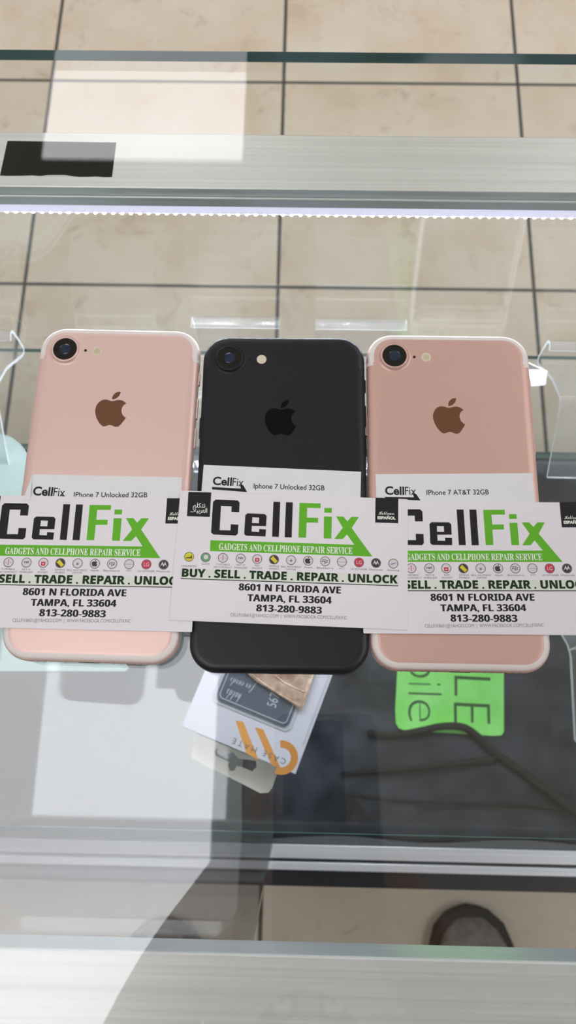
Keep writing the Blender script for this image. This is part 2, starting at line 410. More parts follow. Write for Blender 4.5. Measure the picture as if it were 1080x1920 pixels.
def shell(prof, cap_top=False, cap_bot=False):
    rings = [[(x, y, z) for x, y in outline(i)] for z, i in prof]; n = len(rings[0])
    vs = [p for r in rings for p in r]
    fs = [(a*n+k, a*n+(k+1) % n, (a+1)*n+(k+1) % n, (a+1)*n+k) for a in range(len(rings)-1) for k in range(n)]
    mb = MB().add(vs, fs, 0, True)
    if cap_top: mb.add(rings[-1], [tuple(range(n))], 0, False)
    if cap_bot: mb.add(rings[0], [tuple(range(n))[::-1]], 0, False)
    return mb
def prof_at(ins):            # height of the back surface at a given inset from the edge
    p = PROF[6:]
    for (z0, i0), (z1, i1) in zip(p, p[1:]):
        if i0 <= ins <= i1: return z0+(z1-z0)*(ins-i0)/(i1-i0)
    return 7.1
def band(sgn):
    mb = MB(); n0 = outline(0); N_ = len(n0)
    idx = list(range(0, 30)) if sgn > 0 else list(range(37, 67))
    insets = [.5, .9, 1.4, 1.9, 2.4, 2.85]
    mid_l, mid_r = (30, N_-1) if sgn > 0 else (36, 67)
    order = [mid_r]+idx+[mid_l] if sgn > 0 else [mid_l]+idx+[mid_r]
    rows = []
    for ins in insets:
        o_ = outline(ins); rows.append([(o_[i][0], o_[i][1], prof_at(ins)+.04) for i in order])
    m = len(order); vs = [p for r in rows for p in r]
    mb.add(vs, [(a*m+k, a*m+k+1, (a+1)*m+k+1, (a+1)*m+k) for a in range(len(rows)-1) for k in range(m-1)], 0, True)
    for side, (i0, i1) in enumerate(((N_-1, N_-2), (30, 31)) if sgn > 0 else ((36, 35), (67, 68))):   # tabs over the flanks
        pr = [(z, i) for z, i in PROF[3:] if i <= 2.5]+[(prof_at(2.5), 2.5)]
        vs = []
        for z, i in pr:
            o_ = outline(i); k = 1+.04/PW
            for j in (i0, i1): vs.append((o_[j][0]*k, o_[j][1], z+.05))
        fs = [(2*a, 2*a+1, 2*a+3, 2*a+2) for a in range(len(pr)-1)]
        c = vs[0][0]*(vs[1][1]-vs[0][1])
        mb.add(vs, fs, 0, True)
    return mb
LOGO = [(618,350),(590,346),(560,334),(520,322),(480,315),(430,322),(380,345),(335,385),(300,435),(278,500),(272,560),(280,620),(300,690),(330,750),(370,810),(410,848),(440,860),(480,858),(520,842),(560,832),(600,836),(640,855),(680,868),(720,870),(755,855),(790,825),(830,775),(865,730),(898,685),(870,670),(840,640),(815,600),(806,550),(810,500),(830,455),(865,420),(902,400),(885,375),(850,350),(810,332),(760,325),(710,330),(665,342)]
LEAF = [(615,300),(618,270),(640,225),(680,185),(730,160),(790,155),(785,190),(760,240),(725,275),(690,298),(650,312),(620,312)]
PHONES = {'L': (-76.83, 91.76, -.59), 'M': (-7.18, 89.12, .43), 'R': (60.5, 91.06, .10)}
def ploc(k, px, py, z=7.1):
    x, y, r = PHONES[k]; p = at(px, py, z); return rot((p[0]-x, p[1]-y), -r)
logo_pts = [ploc('L', 160+X/10.8, 720+Y/10.8) for X, Y in LOGO]
leaf_pts = [ploc('L', 160+X/10.8, 720+Y/10.8) for X, Y in LEAF]
cxl = sum(p[0] for p in logo_pts)/len(logo_pts)
logo_pts = [(p[0]-cxl-.2, p[1]) for p in logo_pts]; leaf_pts = [(p[0]-cxl-.2, p[1]) for p in leaf_pts]
def make_phone(key, label, body, bandm, face, logo, ringm, group):
    x, y, r = PHONES[key]
    t = thing('smartphone', label, 'phone', (x, y, 0), r, group)
    bd = shell(PROF[3:], cap_top=True).build('back_housing', body, t)
    shell(PROF[:4], cap_bot=True).build('front_glass', face, t)
    for s in (1, -1): band(s).build('antenna_band', bandm, t)
    g = MB().prism(logo_pts, 7.0, 7.13); g.prism(leaf_pts, 7.0, 7.13); g.build('logo', logo, t)
    cx, cy = -PW+11.2, PH-10.9
    cb = MB().lathe(cx, cy, [(7.0, 7.08), (6.5, 7.18), (6.0, 7.5), (5.7, 8.0), (5.5, 8.2), (5.05, 8.25), (4.95, 8.05)], 48).build('camera_ring', ringm, t)
    cb2 = MB().lathe(cx, cy, [(4.95, 8.1), (4.8, 8.12), (0.01, 8.12)], 40).build('lens_cover', MT['lens'], t)
    MB().lathe(cx, cy, [(2.3, 8.13), (2.1, 8.18), (.01, 8.2)], 28).build('lens', MT['lens_blue'], cb2)
    MB().disc(cx+8.3, cy, .62, 7.14, 16, 0, 7.0).build('microphone_hole', MT['hole'] if key != 'M' else MT['lens'], t)
    fl = MB().disc(cx+13.2, cy-.1, 2.0, 7.16, 28, 0, 7.0).build('flash', MT['flash'], t)
    MB().disc(cx+13.2, cy-.1, 1.35, 7.18, 20, 0, 7.1).build('flash_emitter', MT['flash_y'] if key != 'M' else MT['flash'], fl)
    for (y0, y1, h) in ((45, 50.5, .5), (30, 39, .45), (17, 26, .45)):      # mute switch and volume keys
        MB().box(PW-.6, PW+h, y0, y1, 2.4, 4.6).build('side_button', body, t, .35)
    MB().box(-PW-.45, -PW+.6, 24, 33, 2.4, 4.6).build('side_button', body, t, .35)
    MB().box(-PW-.05, -PW+.3, 6, 20, 2.9, 4.3).build('sim_tray', body, t, .1)
    MB().box(-4.3, 4.3, -PH-.06, -PH+1, 2.4, 4.9).build('charging_port', MT['hole'], t, .9)
    sg = MB()
    for sx in (-1, 1):
        for k in range(6):
            cx_ = sx*(9+k*2.6); sg.box(cx_-.65, cx_+.65, -PH-.05, -PH+.5, 2.9, 4.2)
    sg.build('speaker_grille', MT['hole'], t, .5)
    return t
make_phone('L', 'rose gold phone lying face down, leftmost of the three', MT['pink'], MT['band'], MT['face_glass_w'], MT['copper'], MT['pink'], 'phones on the glass')
make_phone('M', 'matte black phone lying face down between the two pink ones', MT['jet'], MT['jet_band'], MT['face_glass_b'], MT['jet_logo'], MT['jet'], 'phones on the glass')
make_phone('R', 'rose gold phone lying face down, rightmost of the three', MT['pink2'], MT['band'], MT['face_glass_w'], MT['copper'], MT['pink2'], 'phones on the glass')

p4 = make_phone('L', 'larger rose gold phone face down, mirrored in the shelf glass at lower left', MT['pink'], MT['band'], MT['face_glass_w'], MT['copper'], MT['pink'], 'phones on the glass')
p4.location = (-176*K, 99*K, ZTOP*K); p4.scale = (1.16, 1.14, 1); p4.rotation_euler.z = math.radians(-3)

# ------------------------------------------------------------------ price slips
def slip(key, label, corners, words, wa, wb, logoL, logoR, cap, lcap, fold=False):
    """corners: photo points of the visible top edge, the slip runs on under the card"""
    z = 7.3
    a, b = at(*corners[0], z)[:2], at(*corners[1], z)[:2]
    ang = math.degrees(math.atan2(b[1]-a[1], b[0]-a[0])); wd = math.hypot(b[0]-a[0], b[1]-a[1])
    t = thing('price_slip', label, 'paper slip', (a[0], a[1], 7.16), ang, 'price slips on the phones')
    loc = lambda px, py: rot(tuple(np.array(at(px, py, z)[:2])-a), -ang)
    P = MB().box(0, wd, -26, 0, 0, .12)
    P.build('paper', MT['slip'], t)
    if fold:
        MB().add([(0, 0, .13), (-1.1, -5, .3), (-2.4, -11, .5), (.6, -11, 1.0), (.35, -5, .6)], [(0, 1, 4), (1, 2, 3, 4)]).build('folded_edge', MT['slip'], t)
    I = MB()
    put_text(I, words, loc(*wa), loc(*wb), cap, .15, 0, bold=.012, capref=.7)
    la, lb = loc(*logoL), loc(*logoR)
    mid = lambda k: (la[0]+(lb[0]-la[0])*k, la[1]+(lb[1]-la[1])*k)
    put_text(I, 'Cell', la, mid(.60), lcap, .15, 0, bold=.03, capref=.72); put_text(I, 'Fix', mid(.62), mid(.97), lcap, .15, 0, bold=.004, capref=.72)
    w_ = lb[0]-la[0]
    I.prism([(la[0]-.1, la[1]-1.0), (mid(.9)[0], mid(.9)[1]-1.0), (mid(.86)[0], mid(.86)[1]+.6), (mid(.97)[0], mid(.97)[1]+.4), (lb[0]+1.3, lb[1]-2.3), (la[0]-.1, la[1]-2.0)], None, .15)
    I.build('printing', MT['ink'], t)
    return t
slip('L', 'white price slip with a bent left edge on the leftmost phone', [(61, 889), (341.5, 895)], 'IPhone 7 Unlocked 32GB', (138, 932), (276, 932.5), (61, 928), (123, 931), 2.05, 3.6, True)
slip('M', 'white price slip on the black phone', [(382, 871.5), (677, 884.5)], 'Iphone 7 Unlocked 32GB', (475.5, 915.5), (608.5, 919.5), (398.5, 908.5), (458, 912), 2.05, 3.4)
slip('R', 'white price slip naming AT&T on the rightmost phone', [(704, 889), (998, 887)], 'IPhone 7 AT&T 32GB', (800, 928), (917, 927), (722, 927), (782, 928), 2.05, 3.4)

# ------------------------------------------------------------------ business cards
MC = (-2.93, 62.985, -1.2726)
def cl(px, py):
    p = at(px, py, 8.1); return rot((p[0]-MC[0], p[1]-MC[1]), -MC[2])
def A_(X, Y): return cl(330+X/4.5, 910+Y/4.5)
def B_(X, Y): return cl(540+X/4.5, 910+Y/4.5)
def C_(X, Y): return cl(320+X/2.348, 900+Y/2.348)
CT = .35
def line(mb, s, pa, pb, cap_px, z=CT+.03, mi=0, **kw):
    a, b = cl(*pa), cl(*pb); c = cl(pa[0], pa[1]-cap_px); put_text(mb, s, a, b, math.hypot(c[0]-a[0], c[1]-a[1]), z, mi, **kw)
SANSB = lambda s: mathcaps(s, 0x1D5D4, 0x1D7EC, 0x1D5EE)
SERIFB = lambda s: mathcaps(s, 0x1D400, 0x1D7CE, 0x1D41A)
def make_card():
    t = thing('business_card', 'c', 'business card', (MC[0], MC[1], 7.75), MC[2], 'business cards on the phones')
    MB().prism(rrect(-44.45, 44.45, -25.4, 25.4, .3, 2), 0, CT).build('card_stock', MT['paper'], t, .03)
    k = MB()
    k.prism([A_(*p) for p in [(335,120),(520,127),(537,145),(533,228),(467,225),(469,178),(380,175),(368,378),(459,380),(462,328),(527,332),(522,408),(505,424),(315,415),(296,398),(312,140)]], None, CT+.02)
    k.prism([A_(*p) for p in [(585,250),(605,236),(748,242),(765,258),(760,345),(640,342),(638,390),(700,394),(702,368),(760,372),(755,432),(590,425),(575,410)]], None, CT+.02, 0, None, [[A_(*p) for p in [(645,270),(702,273),(699,320),(641,317)]]])
    k.prism([A_(*p) for p in [(822,138),(880,140),(868,436),(810,433)]], None, CT+.02)
    k.prism([A_(*p) for p in [(928,142),(986,144),(976,440),(916,438)]], None, CT+.02)
    k.build('black_lettering', MT['ink'], t)
    g = MB()
    g.prism([B_(*p) for p in [(97,148),(276,153),(275,193),(162,190),(160,272),(255,274),(253,316),(157,314),(152,442),(88,440)]], None, CT+.02)
    g.prism([B_(*p) for p in [(307,190),(370,192),(369,232),(306,230)]], None, CT+.02)
    g.prism([B_(*p) for p in [(303,262),(370,264),(366,450),(301,448)]], None, CT+.02)
    g.prism([B_(*p) for p in [(405,262),(468,264),(500,303),(535,266),(598,268),(538,360),(712,601),(-659,555),(-655,463),(558,501),(498,415),(462,453),(390,452),(462,358)]], None, CT+.02)
    gb = g.build('green_lettering', MT['green'], t)
    tg = MB(); line(tg, SERIFB('GADGETS AND CELLPHONE REPAIR SERVICE'), (410.4, 1030.6), (660.7, 1038.9), 12.2, CT+.05, bold=.004); tg.build('tagline', MT['white_ink'], t)
    # language squares
    for nm, pts in (('arabic_square', [A_(*p) for p in [(105,55),(298,60),(285,267),(92,260)]]), ('spanish_square', [B_(*p) for p in [(738,104),(931,109),(930,320),(735,314)]])):
        s = MB().prism(pts, None, CT+.02).build(nm, MT['ink'], t)
        x = MB()
        if nm[0] == 'a':
            # joined letter forms, already in visual order (read right to left)
            put_text(x, '\uFEE2\uFEE0\uFEDC\uFE98\uFEE7', A_(143, 186), A_(245, 189), 1.9, CT+.04, bold=.01)
            put_text(x, '...\uFE94\uFEF4\uFE91\uFEAE\uFECC\uFEDF\uFE8D', A_(122, 226), A_(262, 231), 1.9, CT+.04, bold=.01)
        else:
            put_text(x, mathcaps('Hablamos', 0x1D4D0, None, 0x1D4EA), B_(765, 247), B_(897, 249), 1.3, CT+.04)
            put_text(x, 'ESPAN\u0303OL'.replace('N\u0303', '\u00D1'), B_(755, 284), B_(908, 288), 1.45, CT+.04, bold=.05)
        x.build('square_lettering', MT['white_ink'], s)
    # services heading
    MB().prism([cl(338, 1066), cl(748, 1078), cl(747, 1097), cl(337.5, 1085)], None, CT+.01).build('heading_tint', MT['palegreen'], t)
    h = MB(); line(h, SANSB('BUY . SELL . TRADE . REPAIR . UNLOCK'), (340.6, 1080.8), (746, 1093.8), 14.6, bold=.028, capref=.72)
    h.prism([cl(339, 1084), cl(746.5, 1097.6), cl(746.5, 1099.2), cl(339, 1085.6)], None, CT+.03)
    h.build('services_heading', MT['ink_green'], t)
    ad = MB()
    line(ad, SANSB('8601 N FLORIDA AVE'), (447.8, 1106.8), (638.6, 1113), 13, capref=.72, dbl=.17)
    line(ad, SANSB('TAMPA, FL 33604'), (464, 1127), (621.5, 1131.8), 13, capref=.72, dbl=.17)
    line(ad, SANSB('813-280-9883'), (480.6, 1146.2), (603, 1150.8), 13, capref=.72, dbl=.17)
    ad.build('address_lines', MT['ink'], t)
    em = MB(); line(em, 'CELLFIX8601@YAHOO.COM  |  WWW.FACEBOOK.COM/CELLFIXINC', (431.6, 1155.8), (650.9, 1161.6), 6.6, capref=.72, bold=-.008); em.build('contact_line', MT['ink_grey'], t)
    # row of thirteen round icons
    xs = [81,154,230,308,381,455,530,605,680,754,829,904,980]
    fill = ['yellow','icgreen','icon','icon','icon','darkicon','icon','icon','icon','icon','red','darkicon','icon']
    cap = [['','UNLIMITED'],['CLEAR'],['T-MOBILE','NO CONTRACT'],['NET10','WIRELESS'],['RED','POCKET'],['SIMPLE','MOBILE'],['BILL PAYMENT','CENTER'],['Apple'],['Blackberry'],['HTC'],['LG VOYAGER'],['Motorola'],['Samsung']]
    cp = MB()
    for i, X in enumerate(xs):
        Y = 338+(X-81)*30/899; cx, cy = C_(X, Y)
        ic = MB().disc(cx, cy, 1.92, CT+.02, 28).build('icon_badge', MT['ring'], t)
        z = CT+.06; x = MB().disc(cx, cy, 1.62, CT+.04, 28)
        bl = MB(); mm = MT['darkicon']
        def dd_(dx, dy, r): bl.disc(cx+dx, cy+dy, r, z, 14)
        if i == 0: bl.prism([(cx-1.3, cy-.7), (cx+1.2, cy-.6), (cx+.9, cy+.9), (cx+.5, cy-.1), (cx-1.2, cy-.35)], None, z)
        elif i == 1: dd_(.1, .1, .9); mm = MT['icon']
        elif i == 2: bl.box(cx-.2, cx+.2, cy-1.1, cy+1.2, z-.01, z); bl.box(cx-1.1, cx-.7, cy-.3, cy+.1, z-.01, z); bl.box(cx+.7, cx+1.1, cy-.3, cy+.1, z-.01, z); mm = MT['pinkred']
        elif i == 3: put_text(bl, 'net', (cx-1.0, cy-.2), (cx+1.0, cy-.2), .9, z, bold=.02)
        elif i == 4: bl.prism([(cx-.8, cy-1.1), (cx+.8, cy-1.1), (cx+.8, cy+.4), (cx-.8, cy+.4)], None, z, 0, None, [[(cx-.3, cy-.6), (cx+.3, cy-.6), (cx+.3, cy-.1), (cx-.3, cy-.1)]]); mm = MT['red']
        elif i == 5: bl.prism([(cx-1.4, cy+.3), (cx-.4, cy+1.4), (cx+1.4, cy-.6), (cx+.5, cy-1.5)], None, z); mm = MT['yellow']
        elif i == 6: dd_(0, -.2, .45); mm = MT['ring']
        elif i == 7:
            c0 = (sum(p[0] for p in logo_pts)/len(logo_pts), sum(p[1] for p in logo_pts)/len(logo_pts))
            for P in (logo_pts, leaf_pts): bl.prism([(cx+(p[0]-c0[0])*.17, cy-.1+(p[1]-c0[1])*.17) for p in P], None, z)
        elif i == 8:
            for dx, dy in ((-.8,.5),(0,.55),(.75,.3),(-.9,-.1),(-.1,-.1),(.65,-.3),(0,-.65)): bl.box(cx+dx-.3, cx+dx+.25, cy+dy-.18, cy+dy+.18, z-.01, z)
        elif i == 9: bl.box(cx-1.6, cx+1.6, cy-.12, cy, z-.01, z); mm = MT['ring']
        elif i == 10: put_text(bl, 'LG', (cx-.9, cy-.7), (cx+1.0, cy-.7), 1.4, z); mm = MT['icon']
        elif i == 11: bl.prism([(cx-1.3, cy-.8), (cx-.5, cy+1.1), (cx, cy-.1), (cx+.5, cy+1.1), (cx+1.3, cy-.8), (cx+.55, cy+.1), (cx, cy-.8), (cx-.55, cy+.1)], None, z); mm = MT['icon']
        elif i == 12: bl.prism([(cx-1.5, cy-.45), (cx-.2, cy-.35), (cx+1.5, cy+.35), (cx+.2, cy+.15)], None, z); mm = MT['blue']
        x.build('badge_face', MT[fill[i]], ic); bl.build('badge_mark', mm, ic)
        for j, s in enumerate(cap[i]):
            if not s: continue
            wpx = 3.1*len(s)
            pa = (320+X/2.348-wpx/2, 900+Y/2.348+13.6+j*5.0); pb = (pa[0]+wpx, pa[1]+wpx*.034)
            line(cp, s, pa, pb, 3.4, capref=.72)
    cp.build('badge_captions', MT['ink_grey'], t)
    return t
card = make_card(); card['label'] = 'white and green business card overlapping the other two, across the black phone'
c2 = copy_tree(card); c2.location = (-84.55*K, 60.32*K, (7.36+ZTOP)*K); c2.rotation_euler.z = math.radians(-.18); c2.scale = (1.02, 1.02, 1); c2['label'] = 'white and green business card across the leftmost pink phone, under the middle card'
c3 = copy_tree(card); c3.location = (69.1*K, 61.23*K, (7.36+ZTOP)*K); c3.rotation_euler.z = math.radians(.655); c3.scale = (1.01, 1.01, 1); c3['label'] = 'white and green business card across the rightmost pink phone, under the middle card'

# ------------------------------------------------------------------ things on the shelf
def stand_mesh(width, lip=27):
    # bent sheet, profile in (y, z): front lip, sloping plate, top bend, rear leg
    prof = [(43.5, lip-1), (46, lip+.8), (48.5, lip+1), (50.5, lip-.5), (51.3, lip-3), (51.2, lip*.5+2), (50.5, 4), (48, 1.3), (44, 3.5), (22, 27), (6, 37), (2, 38.6), (-3, 37), (-40, 1.4)]
    pts = []
    for (a, b) in zip(prof, prof[1:]): pts += [a, ((a[0]+b[0])/2, (a[1]+b[1])/2)]
    pts.append(prof[-1]); T = 2.2; n = len(pts); vs = []
    for i, (y, z) in enumerate(pts):
        a, b = pts[max(i-1, 0)], pts[min(i+1, n-1)]; d = math.hypot(b[0]-a[0], b[1]-a[1]); ny, nz = (b[1]-a[1])/d, -(b[0]-a[0])/d
        for x in (-width/2, width/2):
            for k in (-.5, .5): vs.append((x, y+ny*T*k, z+nz*T*k))
    fs = []; ms = []; sd = []
    for i in range(n-1):
        a, b = i*4, (i+1)*4
        fs += [(a, a+2, b+2, b), (a+1, b+1, b+3, a+3)]; ms += [0, 0]; sd += [(a, b, b+1, a+1), (a+2, a+3, b+3, b+2)]
    sd += [(0, 1, 3, 2), ((n-1)*4, (n-1)*4+2, (n-1)*4+3, (n-1)*4+1)]
    return MB().add(vs, fs, 0, True).add(vs, sd, 1)
for cx, wd, lab, cy, rz, s in ((200, 60, 'clear bent acrylic phone stand at the right edge beside the white phone', 211, 0, 1),
        (38.5, 60, 'clear bent acrylic phone stand peeking out between the black phone and the rightmost phone', 211, 0, 1),
        (-44.5, 58, 'clear bent acrylic phone stand showing behind the top of the black phone', 211, 0, 1),
        (-136, 58, 'clear bent acrylic phone stand hidden behind the leftmost pink phone', 211, 0, 1),
        (-233, 60, 'clear bent acrylic phone stand at the left edge above the mint sheet', 213, 0, 1),
        (195, 62, 'larger clear acrylic stand turned askew at the lower right edge beside the green print', 50, 18, 1.35)):
    o = stand_mesh(wd, 52 if -100 < cx < 100 else 10 if cx == -136 else 12 if s > 1 else 27).build('acrylic_stand', [MT['acrylic'], MT['edge_acrylic']])
    o.location = (cx*K, cy*K, (SH+.1+ZTOP)*K); o.rotation_euler.z = math.radians(rz); o.scale = (s, s, s)
    if s > 1:
        v = rot((-wd/2*s, 2*s), rz); o.location.x = (157-v[0])*K; o.location.y = (51-v[1])*K
    tag(o, lab, 'phone stand', 'clear acrylic phone stands on the shelf')

# white phone leaning on its stand, screen up towards the customers
tp = thing('white_smartphone', 'white phone with dark screen leaning on a clear stand behind the rightmost phone', 'phone', (110, 250, SH))
o = stand_mesh(60, 27).build('acrylic_stand', [MT['acrylic'], MT['edge_acrylic']]); o.location = (112*K, 211*K, (SH+.1+ZTOP)*K)
tag(o, 'clear bent acrylic phone stand under the white phone', 'phone stand', 'clear acrylic phone stands on the shelf')
tp.location = (109*K, 256*K, (SH+7+ZTOP)*K); tp.rotation_euler = (math.radians(-55), 0, math.radians(1))
wpb = MB().prism(rrect(-33.5, 33.5, -109, 0, 9, 8), 0, 7.6); wpb.build('body', MT['white_pl'], tp, 1.8, 4)
MB().prism(rrect(-31.5, 31.5, -96, -13, 1, 2), 7.6, 7.72).build('screen', MT['screen'], tp)
MB().disc(0, -6.5, 4.3, 7.7, 24, 0, 7.55).build('home_button', MT['frame_w'], tp)

# mint frosted sheet
mp = [tuple(at(*q, SH+2)[:2]) for q in ((-140, 812), (2, 814), (22, 820), (40, 834), (52, 853), (62, 880), (150, 1130), (236, 1246), (241, 1253), (236, 1258.5), (-140, 1258.5))]
o = MB().prism(mp, SH+.2, SH+3, 0, 1).build('mint_sheet', [MT['mint'], MT['edge_acrylic']]); tag(o, 'frosted mint plastic sheet with rounded corner under the left edge of the leftmost phone', 'plastic sheet')

# accessory carton
BZ = SH+16
bo = at(340, 1362, BZ); bx = at(554, 1452, BZ); ang = math.degrees(math.atan2(bx[1]-bo[1], bx[0]-bo[0]))
bw = math.hypot(bx[0]-bo[0], bx[1]-bo[1])
bt = thing('accessory_carton', 'white phone accessory carton with gold stripes on the shelf below the black phone', 'carton', (bo[0], bo[1], SH+.1), ang)
def bl_(px, py, z=BZ): p = at(px, py, z); return rot((p[0]-bo[0], p[1]-bo[1]), -ang)
BH = 15.9
MB().box(0, bw, 0, 124, 0, BH).build('carton_body', MT['box'], bt, .5)
top = BH
def boxpx(X, Y): return bl_(330+X/3.484, 1240+Y/3.484)
cardp = [boxpx(*p) for p in ((262, 220), (275, 245), (690, 425), (725, 428), (750, 405), (800, 300))]
sx0, sx1 = boxpx(262, 225)[0], boxpx(735, 420)[0]; sy0 = min(boxpx(275, 245)[1], boxpx(700, 430)[1])
W_ = MB().prism(rrect(sx0-2.2, sx1+2.2, sy0-2, 118, 4.5, 6), top, top+.5); W_.build('blister_window', MT['slate_line'], bt)
s1 = MB().prism(rrect(sx0, sx1, sy0, sy0+92, 4, 6), top+.4, top+1.2).build('slate_insert', MT['navy'], bt)
MB().prism(rrect(sx0+1.6, sx1-1.6, sy0+1.8, sy0+90, 3, 6), None, top+1.24, 0, None, [rrect(sx0+2.1, sx1-2.1, sy0+2.3, sy0+89.5, 2.6, 6)]).build('outline', MT['slate_line'], s1)
tx = MB()
def upside(s, pa, pb, cap, z, m=tx, **kw): put_text(m, s, boxpx(*pa), boxpx(*pb), cap, z, **kw)
upside(mathcaps('holds', 0x1D4D0, None, 0x1D4EA), (432, 215), (340, 178), 6, top+1.3)
upside(mathcaps('for cards', 0x1D4D0, None, 0x1D4EA), (520, 165), (362, 105), 5, top+1.3)
upside('5678', (652, 318-12), (688, 190), 6, top+1.3)
tx.build('lettering', MT['slate_line'], s1)
fp = [boxpx(*p) for p in ((455, 70), (520, 130), (660, 215), (815, 315), (835, 290), (905, 85), (930, -20), (420, -40))]
wl = MB().prism(fp, top+1.3, top+3.2).build('leather_wallet', MT['rose_leather'], bt, .6)
st = MB(); st.tube([(*boxpx(*p), top+3.2) for p in ((470, 72), (600, 165), (700, 232), (810, 296), (822, 280), (893, 85))], .35, 6)
st.tube([(*boxpx(*p), top+3.2) for p in ((640, 90), (720, 150), (840, 205), (870, 120))], .45, 6); st.build('stitching', MT['rose_leather'], wl)
MB().box(bw-2.4, bw-1.5, 17, 123, top, top+.25).build('side_flap', MT['slate_line'], bt)
gs_ = MB()
for pp in ([(388, 385), (440, 395), (540, 645), (460, 602)], [(515, 430), (570, 445), (680, 690), (625, 680)]):
    gs_.prism([boxpx(*p) for p in pp], None, top+.06)
cc = boxpx(690, 628); 
def ringpts(r0, r1, a0, a1, n=16):
    o_ = [(cc[0]+r1*math.cos(math.radians(a0+(a1-a0)*k/n)), cc[1]+r1*math.sin(math.radians(a0+(a1-a0)*k/n))) for k in range(n+1)]
    return o_+[(cc[0]+r0*math.cos(math.radians(a0+(a1-a0)*k/n)), cc[1]+r0*math.sin(math.radians(a0+(a1-a0)*k/n))) for k in range(n, -1, -1)]
gs_.prism(ringpts(5.6, 10.0, -95, 118), None, top+.05)
gs_.build('gold_stripes', MT['gold'], bt)
cm = MB(); put_text(cm, 'CASE MATE', boxpx(722, 640), boxpx(378, 500), 3.4, top+.1, bold=.0, space=1.5); cm.build('lettering', MT['ink_grey'], bt)
tabp = [boxpx(*p) for p in ((110, 470), (82, 600), (90, 640), (545, 872), (600, 868), (625, 835), (668, 710), (655, 690), (400, 590))]
slot = [boxpx(*p) for p in ((250, 570), (345, 610), (345, 600), (365, 600), (400, 640), (515, 655), (520, 695), (490, 725), (405, 690), (385, 690), (370, 722), (340, 722), (330, 690), (335, 660), (250, 622), (238, 595))]
MB().prism(tabp, 3, 3.6, 0, None, [slot]).build('hang_tab', MT['tab'], bt)

# ------------------------------------------------------------------ things on the deck
sb = thing('drawstring_bag', 'crumpled black nylon bag with bright green print lying below the shelf', 'bag', (0, 0, DK+.2))
DS = 716/668
BX0 = [(252, -62), (150, -66), (60, -72), (30, -76), (10, -76), (-6, -50), (-20, -44), (-50, -44), (-84, -42)]
def bag_left(y):
    pts = sorted(BX0)
    pts = [(a*DS, b*DS) for a, b in pts]
    for (y0, x0), (y1, x1) in zip(pts, pts[1:]):
        if y0 <= y <= y1: return x0+(x1-x0)*(y-y0)/(y1-y0)
    return pts[-1][1] if y > 0 else pts[0][1]
nx, ny = 110, 90; vs = []; 
def bagh(u, v, x, y):
    e = min(1, min(u, 1-u)*9)*min(1, min(v, 1-v)*9); e = math.sqrt(max(e, 0))
    h = 9+2.2*math.sin(x*.05+1.5*math.sin(y*.03))+1.8*math.sin(y*.09+x*.023)+1.3*math.sin((x+y)*.11+2*math.sin(y*.04))+.8*math.sin((x*1.3-y)*.17)
    lab_ = max(0, 1-max(abs(x-150)/90, abs(y-62)/110))
    return e*(h*(1-.95*min(1, lab_*4))+9.5*.95*min(1, lab_*4))
for j in range(ny+1):
    y = -90+(262-(-90))*j/ny; xl = bag_left(y)
    for i in range(nx+1):
        x = xl+(350-xl)*i/nx; vs.append((x, y+2*math.sin(x*.04), .3+bagh(i/nx, j/ny, x, y)))
fs = [(j*(nx+1)+i, j*(nx+1)+i+1, (j+1)*(nx+1)+i+1, (j+1)*(nx+1)+i) for j in range(ny) for i in range(nx)]
mbg = MB().add(vs, fs, 0, True)
base = [(x, y, 0) for x, y, z in vs]; mbg.add(base, [f_[::-1] for f_ in fs], 0, True)
n2 = len(vs); rim = [(i) for i in range(nx+1)]+[(j*(nx+1)+nx) for j in range(1, ny+1)]+[(ny*(nx+1)+i) for i in range(nx-1, -1, -1)]+[(j*(nx+1)) for j in range(ny-1, 0, -1)]
for a, b in zip(rim, rim[1:]+rim[:1]): mbg.f.append([a, n2+a, n2+b, b]); mbg.m.append(0); mbg.sm.append(True)
mbg.build('nylon_body', MT['fabric'], sb)
ZL = DK+13.2
def dl(px, py, z=ZL): return tuple(at(px, py, z)[:2])
lp = [dl(*p) for p in ((765, 1050), (944, 1050), (945, 1372), (940, 1379), (925, 1380), (895, 1378), (760, 1369), (748, 1366), (742, 1356), (741, 1330), (745, 1255))]
gp = MB().prism(lp, 12.6, 13.0).build('green_print', MT['label_green'], sb)
gx = MB()
# SIMPLE runs down the right column, mobile down the left one
def col(s, base_x, y_top, y_bot, cap_px, **kw):
    a, b = dl(base_x, y_top), dl(base_x, y_bot); ln = math.hypot(b[0]-a[0], b[1]-a[1]); e_ = dl(base_x+.6, y_top+60); l2 = math.hypot(e_[0]-a[0], e_[1]-a[1]); b = (a[0]+(e_[0]-a[0])*ln/l2, a[1]+(e_[1]-a[1])*ln/l2); c = dl(base_x+cap_px, y_bot); put_text(gx, s, a, b, math.hypot(c[0]-b[0], c[1]-b[1]), 13.1, **kw)
col('L', 850, 1267, 1304, 70, bold=-.02); col('E', 849, 1317, 1355, 70, bold=-.02); col('P', 852, 1215, 1252, 70, bold=-.02); col('M', 854, 1150, 1200, 70, bold=-.02)
col('I', 855, 1128, 1132, 70, bold=-.02); col('S', 856, 1075, 1112, 70, bold=-.02); col('m', 767, 1125, 1180, 43, bold=-.02)
col('e', 764, 1312, 1352, 43, bold=-.02); col('l', 764, 1298, 1301.5, 64, bold=-.02); col('i', 764, 1280, 1283.5, 62, bold=-.02); col('b', 765, 1236, 1270, 64, bold=-.02); col('o', 766, 1190, 1226, 43, bold=-.02)
gx.build('print_lettering', MT['label_ink'], gp)
